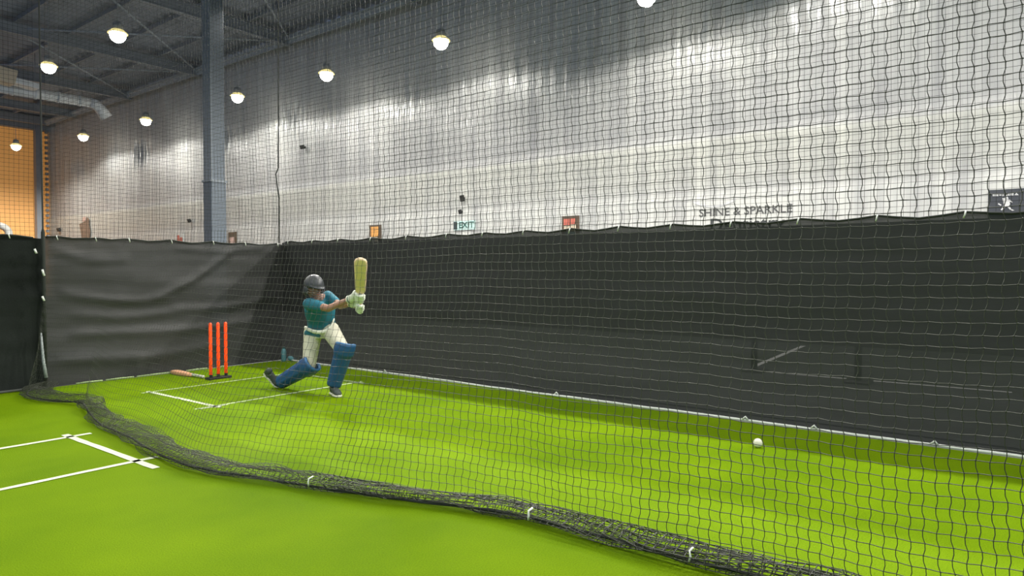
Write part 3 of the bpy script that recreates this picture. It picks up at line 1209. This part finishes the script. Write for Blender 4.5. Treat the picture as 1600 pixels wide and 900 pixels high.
# ------------------------------------------------------------------ bat maker
def bat(base, tip, face, name, label, wood, grip, wscale=1., tagm=None):
    """base = handle end, tip = toe of the blade"""
    base, tip = Vector(base), Vector(tip)
    d = (tip - base)
    Ln = d.length
    d.normalize()
    f = Vector(face)
    f = (f - d * f.dot(d)).normalized()
    s = d.cross(f)
    t = empty(name, base, label, 'cricket bat')
    b = MB()
    w = .055 * wscale
    secs = []
    for q, ww, th in ((.33, .30, .016), (.345, .55, .018), (.37, .72, .020), (.40, .80, .022), (.5, .86, .026), (.7, .93, .030), (.85, 1, .032), (.93, 1, .026), (.975, .82, .02), (1., .40, .014)):
        secs.append((base + d * Ln * q - f * (th * .35), s, f, w * ww, th))
    b.loft(secs, 20, power=3.2)
    bl = b.build('blade', wood, t)
    b = MB()
    # spine ridge on the back
    b.loft([(base + d * Ln * q - f * (.022), s, f, .012, .02 * a + .004) for q, a in ((.42, .2), (.6, .7), (.8, 1), (.92, .6), (.97, .1))], 10)
    b.build('spine', wood, bl)
    b = MB()
    secs = [base + d * Ln * q for q in np.linspace(0, .36, 26)]
    b.tube(secs, [.019 if i == 0 else (.0175 + .0012 * (i % 2)) for i in range(26)], 12)
    b.build('handle', grip, t)
    return t, d, f, s


# spare bat on the turf by the back screen
g0, g1 = Vector((4.61, 8.56, .024)), Vector((4.60, 9.35, .034))
bat(g0, g1, (0, 0, 1), 'cricket_bat', 'spare bat with pinkish blade and white handle lying beside the stumps', MT['pinkw'], MT['grip'])

# ball
bp = onZ(1184, 692, .036)
t = empty('cricket_ball', bp - Vector((0, 0, .036)), 'cream cricket ball on the turf near the right mesh screen', 'ball')
b = MB()
b.ell(bp, (.036, 0, 0), (0, .036, 0), (0, 0, .036), 24, 16)
b.build('leather', MT['ball'], t)
b = MB()
for off in (-.004, 0, .004):
    pts = [bp + (RT * math.cos(a) + Vector((0, 0, 1)) * math.sin(a)) * .0361 + HD * off for a in np.linspace(0, 2 * math.pi, 40)]
    b.tube(pts, .0007, 4)
b.build('seam', MT['seam'], t)

# teal bottle and cap behind, at the lane corner
g = onZ(443.5, 562)
g = Vector((6.12, 9.24, 0))
k0 = onY(443.5, 562, 9.24)
bx = k0.x
t = empty('drink_bottle', (bx, 9.24, 0), 'dusky teal bottle standing at the foot of the back screen behind the batter', 'bottle')
b = MB()
b.tube([(bx, 9.24, 0), (bx, 9.24, .01), (bx, 9.24, .15), (bx, 9.24, .18), (bx, 9.24, .20)], [.034, .038, .038, .03, .018], 14)
b.build('bottle_body', MT['teal'], t)
b = MB()
b.tube([(bx, 9.24, .195), (bx, 9.24, .225)], .02, 12)
b.build('cap', MT['teald'], t)
kx = onY(453, 562, 9.22).x
t = empty('towel', (kx, 9.18, 0), 'small crumpled teal cloth beside the teal bottle', 'towel')
b = MB()
b.ell((kx, 9.18, .03), (.06, 0, .0), (0, .045, 0), (-.03, 0, .05), 14, 8)
b.ell((kx + .03, 9.16, .02), (.05, 0, .0), (0, .04, 0), (0, 0, .025), 14, 8)
b.build('cloth', MT['teal'], t, remesh=.008)

# ------------------------------------------------------------------ batter
Z = Vector((0, 0, 1))
hipL, hipR = P(516, 516, 8.05), P(489, 517, 8.12)
pel = P(503, 512, 8.09)
kneeL, kneeR = P(537, 549, 7.66), P(483, 571, 7.93)
ankL = P(521, 604, 7.74)
ankR = P(437, 598, 8.14)
shR, shL = P(483, 475, 7.74), P(512, 463, 7.97)
neck = P(498, 467, 7.85)
headc = P(490.5, 449, 7.80)
elR, elL = P(513, 482, 7.52), P(532, 478, 7.74)
wrR, wrL = P(546, 468, 7.50), P(549, 474, 7.60)

# bat in the hands
bb = P(562.5, 485, 7.58)
bt = P(563.5, 404.5, 7.02)
held, bd, bf, bs = bat(bb, bt, -FW + RT * .15, 'cricket_bat', 'pale willow bat raised upright in the gloved hands of the batter', MT['willow'], MT['gript'], 1.22)

feet = onZ(480, 615)
face = (RT * .72 - HD * .62 - Z * .22).normalized()
hside = face.cross(Z).normalized()       # towards the head's right ear
hup = hside.cross(face).normalized()

b = MB()
# legs
b.cap(hipL, kneeL, .085, .058)
b.cap(kneeL, ankL, .058, .042)
b.cap(hipR, kneeR, .085, .058)
b.cap(kneeR, ankR, .058, .042)
# torso
ushR = (shL - shR).normalized()
spine = (neck - pel).normalized()


def torso(mb, e):
    secs = []
    for q, ru, rv in ((-.06, .13, .10), (.05, .155, .115), (.3, .145, .105), (.55, .165, .115), (.78, .175, .115), (.92, .15, .09), (1.0, .075, .065)):
        c = pel.lerp(neck, q)
        ua = (RT * (1 - q) + ushR * q).normalized()
        va = ua.cross(spine).normalized()
        ua = spine.cross(va)
        secs.append((c - va * .0, ua, va, ru + e, rv + e))
    mb.loft(secs, 20)


torso(b, -.012)
b.cap(shR, elR, .05, .040)
b.cap(elR, wrR, .041, .029)
b.cap(shL, elL, .05, .040)
b.cap(elL, wrL, .041, .029)
b.cap(shR, neck, .05, .05)
b.cap(shL, neck, .05, .05)
b.cap(neck, headc - hup * .07, .058, .055)
# head
b.ell(headc, hside * .076, face * .094, hup * .115, 20, 14)
b.ell(headc + face * .045 - hup * .055, hside * .052, face * .05, hup * .058, 16, 10)
b.cap(headc + face * .088 + hup * .012, headc + face * .108 - hup * .022, .010, .016)      # nose
b.cap(headc + face * .078 + hup * .026 - hside * .03, headc + face * .078 + hup * .026 + hside * .03, .014, .014)
b.ell(headc + face * .078 - hup * .056, hside * .024, face * .018, hup * .009, 12, 8)
b.ell(headc + face * .07 - hup * .092, hside * .026, face * .024, hup * .02, 12, 8)
for s_ in (-1, 1):
    b.ell(headc + hside * s_ * .078 - hup * .01, hside * .01, face * .02, hup * .032, 10, 8)
# hands inside the gloves, closed round the handle
handR, handL = bb.lerp(bt, .29), bb.lerp(bt, .09)
for w_, h_ in ((wrR, handR), (wrL, handL)):
    b.cap(w_, h_ - RT * .035, .027, .032)
    for k in range(4):
        o_ = bd * ((k - 1.5) * .019)
        arc_ = [h_ + o_ + (-RT * math.cos(a) - FW * math.sin(a)) * .027 for a in np.linspace(-.5, 3.6, 7)]
        b.tube(arc_, [.010, .010, .010, .0095, .009, .0085, .007], 8)
person = b.build('person', MT['skin'], origin=feet, remesh=.010, smooth_it=2)
tag(person, 'cricket batter in teal shirt, cream trousers and blue pads lunging forward with raised bat', 'person')

# eyes and mouth
for s_ in (-1, 1):
    b = MB()
    e_ = headc + face * .086 + hup * .012 + hside * s_ * .032
    b.ell(e_, hside * .013, face * .010, hup * .008, 12, 8)
    o = b.build('eye', MT['bwhite'], person)
    b = MB()
    b.ell(e_ + face * .008, hside * .005, face * .004, hup * .005, 8, 6)
    b.build('pupil', MT['black'], o)
b = MB()
b.ell(headc + face * .094 - hup * .056, hside * .02, face * .004, hup * .003, 10, 6)
b.build('mouth', MT['pred'], person)

# shirt
b = MB()
torso(b, .012)
b.cap(shR, shR.lerp(elR, .62), .072, .060)
b.cap(shL, shL.lerp(elL, .60), .068, .056)
b.cap(shR, neck - spine * .03, .066, .06)
b.cap(shL, neck - spine * .03, .064, .06)
b.cap(pel.lerp(neck, .1), P(481, 521, 8.06), .12, .045)        # untucked hem on the left
b.cap(P(480, 520, 8.03), P(499, 524, 7.99), .035, .03)
b.build('shirt', MT['shirt'], person, remesh=.011, smooth_it=3)
b = MB()
cc = [neck + ushR * .06 * math.cos(a) + ushR.cross(spine) * .055 * math.sin(a) + spine * (.012 - .01 * math.sin(a)) for a in np.linspace(0, 2 * math.pi, 20)]
b.tube(cc, .009, 6)
b.build('collar', MT['teald'], person)

# trousers
b = MB()
b.loft([(pel.lerp(neck, .02), RT, HD, .155, .12), (pel - Z * .05, RT, HD, .168, .13), (pel - Z * .12, RT, HD, .13, .115)], 18)
b.cap(hipL, kneeL, .108, .078)
b.cap(kneeL, ankL + Z * .05, .074, .055)
b.cap(hipR - Z * .02, kneeR, .108, .076)
b.cap(kneeR, ankR.lerp(kneeR, .1), .072, .052)
b.build('trousers', MT['cream'], person, remesh=.011, smooth_it=3)
# waistband
b = MB()
wb = [P(477, 512, 7.99), P(482, 515, 7.945), P(489, 517.5, 7.915), P(497, 519, 7.905), P(505, 518.5, 7.905), P(512, 515.5, 7.915), P(517, 510.5, 7.935), P(520, 504, 7.97), P(521.5, 499, 8.02)]
b.loft([(p, Z, (p - pel - Z * (p - pel).z).normalized(), .021, .014) for p in wb], 10)
b.build('waistband', MT['band'], person)

# pads
def pad(K, A, fr, topext, side):
    """K knee, A ankle, fr facing of the shin"""
    d = (A - K)
    Ln = d.length
    d.normalize()
    fr = Vector(fr)
    fr = (fr - d * fr.dot(d)).normalized()
    sdv = d.cross(fr)
    b = MB()
    na, nl = 33, 24
    for layer in (0, 1):
        pass
    vs, fs = [], []
    for l in range(nl + 1):
        q = l / nl
        s = -topext + q * (Ln + topext - .02)
        for a_i in range(na):
            a = math.radians(-118 + 236 * a_i / (na - 1))
            fa = abs(a) / math.radians(118)
            base = .100 - .028 * max(0, q - .2) + (.012 if q < .28 else 0)
            rib = .007 * abs(math.cos(a * 4.6)) * (1 - .4 * fa)
            roll = .010 * abs(math.sin(q * math.pi / .0933)) if .05 < q < .33 and fa < .75 else 0
            rr = base + (rib if q >= .33 else rib * .3) + roll
            top = .05 * (fa ** 2) if q < .12 else 0
            foot = .03 * (1 - q) if q > .93 else 0
            vs.append(K + d * (s + top * (1 - q / .12 if q < .12 else 0)) + fr * rr * math.cos(a) * (1.02) + sdv * rr * math.sin(a))
    for l in range(nl + 1):
        q = l / nl
        s = -topext + q * (Ln + topext - .02)
        for a_i in range(na):
            a = math.radians(-118 + 236 * a_i / (na - 1))
            rr = .082 - .020 * max(0, q - .2)
            fa = abs(a) / math.radians(118)
            top = .05 * (fa ** 2) * (1 - q / .12) if q < .12 else 0
            vs.append(K + d * (s + top) + fr * rr * math.cos(a) + sdv * rr * math.sin(a))
    M_ = (nl + 1) * na
    for l in range(nl):
        for a_i in range(na - 1):
            i = l * na + a_i
            fs.append((i, i + 1, i + na + 1, i + na))
            fs.append((M_ + i, M_ + i + na, M_ + i + na + 1, M_ + i + 1))
        for a_i in (0, na - 1):
            i = l * na + a_i
            fs.append((i, i + na, M_ + i + na, M_ + i))
    for a_i in range(na - 1):
        for l in (0, nl):
            i = l * na + a_i
            fs.append((i, M_ + i, M_ + i + 1, i + 1))
    b.add(vs, fs)
    p = b.build('batting_pad', MT['pad'], person)
    # light edge roll at the top
    b = MB()
    pts = []
    for a_i in range(17):
        a = math.radians(-110 + 220 * a_i / 16)
        fa = abs(a) / math.radians(118)
        pts.append(K + d * (-topext + .05 * fa ** 2) + (fr * math.cos(a) + sdv * math.sin(a)) * .098)
    b.tube(pts, .017, 8)
    b.build('top_roll', MT['padl'], p)
    for q in (.12, .45, .75):
        b = MB()
        c = K + d * (Ln * q)
        pts = [c + (fr * math.cos(a) + sdv * math.sin(a)) * (.096 - .02 * q) for a in np.linspace(math.radians(110), math.radians(250), 9)]
        b.loft([(p_, d, (p_ - c).normalized(), .016, .004) for p_ in pts], 8)
        b.build('strap', MT['padl'], p)
    return p


pad(kneeL, ankL, -HD * .9 + RT * .55, .115, 1)
pad(kneeR, ankR, -HD * .5 - Z * .3 + RT * .25 + Z * -.1, .09, 1)


# shoes
def shoe(heel, toe, upv):
    heel, toe = Vector(heel), Vector(toe)
    d = toe - heel
    Ln = d.length
    d.normalize()
    upv = Vector(upv)
    upv = (upv - d * upv.dot(d)).normalized()
    s = d.cross(upv)
    b = MB()
    secs = []
    for q, w, h in ((0, .028, .035), (.06, .036, .05), (.25, .037, .06), (.45, .038, .048), (.65, .046, .035), (.85, .044, .026), (.96, .030, .020), (1., .014, .012)):
        secs.append((heel + d * Ln * q + upv * (h + .016), s, upv, w, h))
    b.loft(secs, 16)
    b.cap(heel + d * Ln * .2 + upv * .05, heel + d * Ln * .18 + upv * .11, .038, .042)
    o = b.build('shoe', MT['shoe'], person)
    b = MB()
    secs = []
    for q, w in ((-.02, .024), (.05, .040), (.25, .042), (.45, .040), (.65, .050), (.85, .049), (.97, .034), (1.02, .016)):
        secs.append((heel + d * Ln * q + upv * .014, s, upv, w, .014))
    b.loft(secs, 16, power=3)
    b.build('sole', MT['sole'], o)
    b = MB()
    for q in (.32, .42, .52):
        c = heel + d * Ln * q + upv * (.118 - q * .09)
        b.tube([c - s * .022, c + upv * .004, c + s * .022], .004, 5)
    b.build('laces', MT['band'], o)


gl = onZ(520, 614)
dirL = (-HD * .75 + RT * .45).normalized()
hl = Vector((ankL.x, ankL.y, 0)) - dirL * .06
shoe(hl + Z * .0, hl + dirL * .27, Z)
# trailing foot: toe dug in, heel raised
toeR = onZ(437, 606) + Z * .004
heelR = P(424, 593, 8.22)
heelR = toeR + (heelR - toeR).normalized() * .25
shoe(heelR, toeR, (ankR - heelR.lerp(toeR, .3)).normalized())

# gloves
def glove2(W, H, thumb_dir):
    arm = (H - W).normalized()
    lat = (-FW - bd * (-FW).dot(bd)).normalized()      # towards the camera, square to the handle
    ac = (arm - bd * arm.dot(bd)).normalized()
    b = MB()
    b.ell(H - ac * .052, bd * .060, ac * .042, lat * .050, 16, 10)
    b.cap(W + (H - W) * .15, H - ac * .04, .042, .050)
    # four padded finger rolls wrapped round the handle, unequal lengths
    for k, (ext, rr) in enumerate(((3.5, .0195), (3.9, .0205), (3.8, .0205), (3.2, .018))):
        o_ = bd * ((1.5 - k) * .031)
        n_ = 10
        pts, rad = [], []
        for i in range(n_):
            a = -.35 + (ext) * i / (n_ - 1)
            pts.append(H + o_ - ac * .041 * math.cos(a) + lat * .047 * math.sin(a))
            rad.append(rr * (1.12 if i % 3 != 2 else .88) * (1 if i < n_ - 1 else .7))
        b.tube(pts, rad, 10)
    # thumb leaving the side of the palm
    tb = H - ac * .045 + thumb_dir * .035 - lat * .015
    b.tube([tb, tb + thumb_dir * .028 - lat * .012 + ac * .012, H - lat * .036 + thumb_dir * .045 + ac * .004, H - lat * .038 + thumb_dir * .03 + ac * .028], [.022, .023, .021, .016], 10)
    g_ = b.build('batting_glove', MT['glove'], person, remesh=.0045, smooth_it=1)
    b = MB()
    c = W + (H - W) * .12
    u = arm.orthogonal().normalized()
    v = arm.cross(u)
    b.loft([(c - arm * .035, u, v, .044, .044), (c - arm * .03, u, v, .047, .047), (c + arm * .012, u, v, .045, .045), (c + arm * .02, u, v, .040, .040)], 16)
    b.build('cuff', MT['band'], g_)
    b = MB()
    b.loft([(c - arm * .012, u, v, .0475, .0475), (c + arm * .0, u, v, .0475, .0475)], 16)
    b.build('wrist_strap', MT['glovet'], g_)
    return g_


glove2(wrR, handR, bd)
glove2(wrL, handL, bd)

# helmet
b = MB()
b.ell(headc + hup * .022 - face * .008, hside * .108, face * .125, hup * .125, 26, 12, -.12, 1)
hel = b.build('helmet', MT['helm'], person)
b = MB()
pk = []
for side_ in (0,):
    vs = []
    for i in range(13):
        a = math.radians(-62 + 124 * i / 12)
        r0, r1 = 1.0, 1.0 + .42 * math.cos(a * 1.3)
        p0 = headc + hup * .030 - face * .008 + hside * .106 * math.sin(a) + face * .122 * math.cos(a)
        p1 = headc + hup * .018 - face * .008 + hside * .108 * math.sin(a) * 1.02 + face * .122 * math.cos(a) * r1
        vs += [p0, p1, p0 + hup * .008, p1 + hup * .006]
    fs = []
    for i in range(12):
        j = i * 4
        fs += [(j, j + 1, j + 5, j + 4), (j + 2, j + 6, j + 7, j + 3), (j + 1, j + 3, j + 7, j + 5)]
    b.add(vs, fs)
b.build('peak', MT['helm'], hel)
b = MB()
for k, dz_ in enumerate((-.012, -.038, -.064, -.090, -.112)):
    pts = []
    for i in range(13):
        a = math.radians(-85 + 170 * i / 12)
        pts.append(headc + hup * dz_ + hside * .106 * math.sin(a) + face * (.150 - .008 * k) * math.cos(a))
    b.tube(pts, .0035, 6)
for a in (-85, -45, 45, 85):
    a = math.radians(a)
    b.tube([headc + hup * z_ + hside * .106 * math.sin(a) + face * .142 * math.cos(a) for z_ in (.02, -.05, -.112)], .0035, 6)
b.build('grille', MT['steel'], hel)
for s_ in (-1, 1):
    b = MB()
    b.ell(headc + hside * s_ * .096 - hup * .035 - face * .012, hside * .018, face * .05, hup * .058, 14, 10)
    b.build('ear_guard', MT['helm'], hel)
b = MB()
b.ell(headc - face * .10 - hup * .055, hside * .075, face * .022, hup * .052, 16, 10)
o = b.build('neck_guard', MT['guard'], hel)
o['label'] = 'light grey neck guard'

# ------------------------------------------------------------------ bake modifiers to plain meshes
dg = bpy.context.evaluated_depsgraph_get()
dg.update()
for o in BAKE:
    me = bpy.data.meshes.new_from_object(o.evaluated_get(dg))
    mats = [m for m in o.data.materials]
    o.modifiers.clear()
    o.data = me
    if not me.materials:
        for m in mats:
            me.materials.append(m)
for o in bpy.data.objects:
    if '_o' in o:
        del o['_o']

# ------------------------------------------------------------------ light and colour
w = bpy.data.worlds.new('world')
sc.world = w
w.use_nodes = True
w.node_tree.nodes['Background'].inputs[0].default_value = (.54, .69, 1, 1)
w.node_tree.nodes['Background'].inputs[1].default_value = .62
sc.view_settings.view_transform = 'Standard'
sc.view_settings.look = 'None'
sc.view_settings.exposure = 0
sc.cycles.max_bounces = 6
sc.cycles.transparent_max_bounces = 16
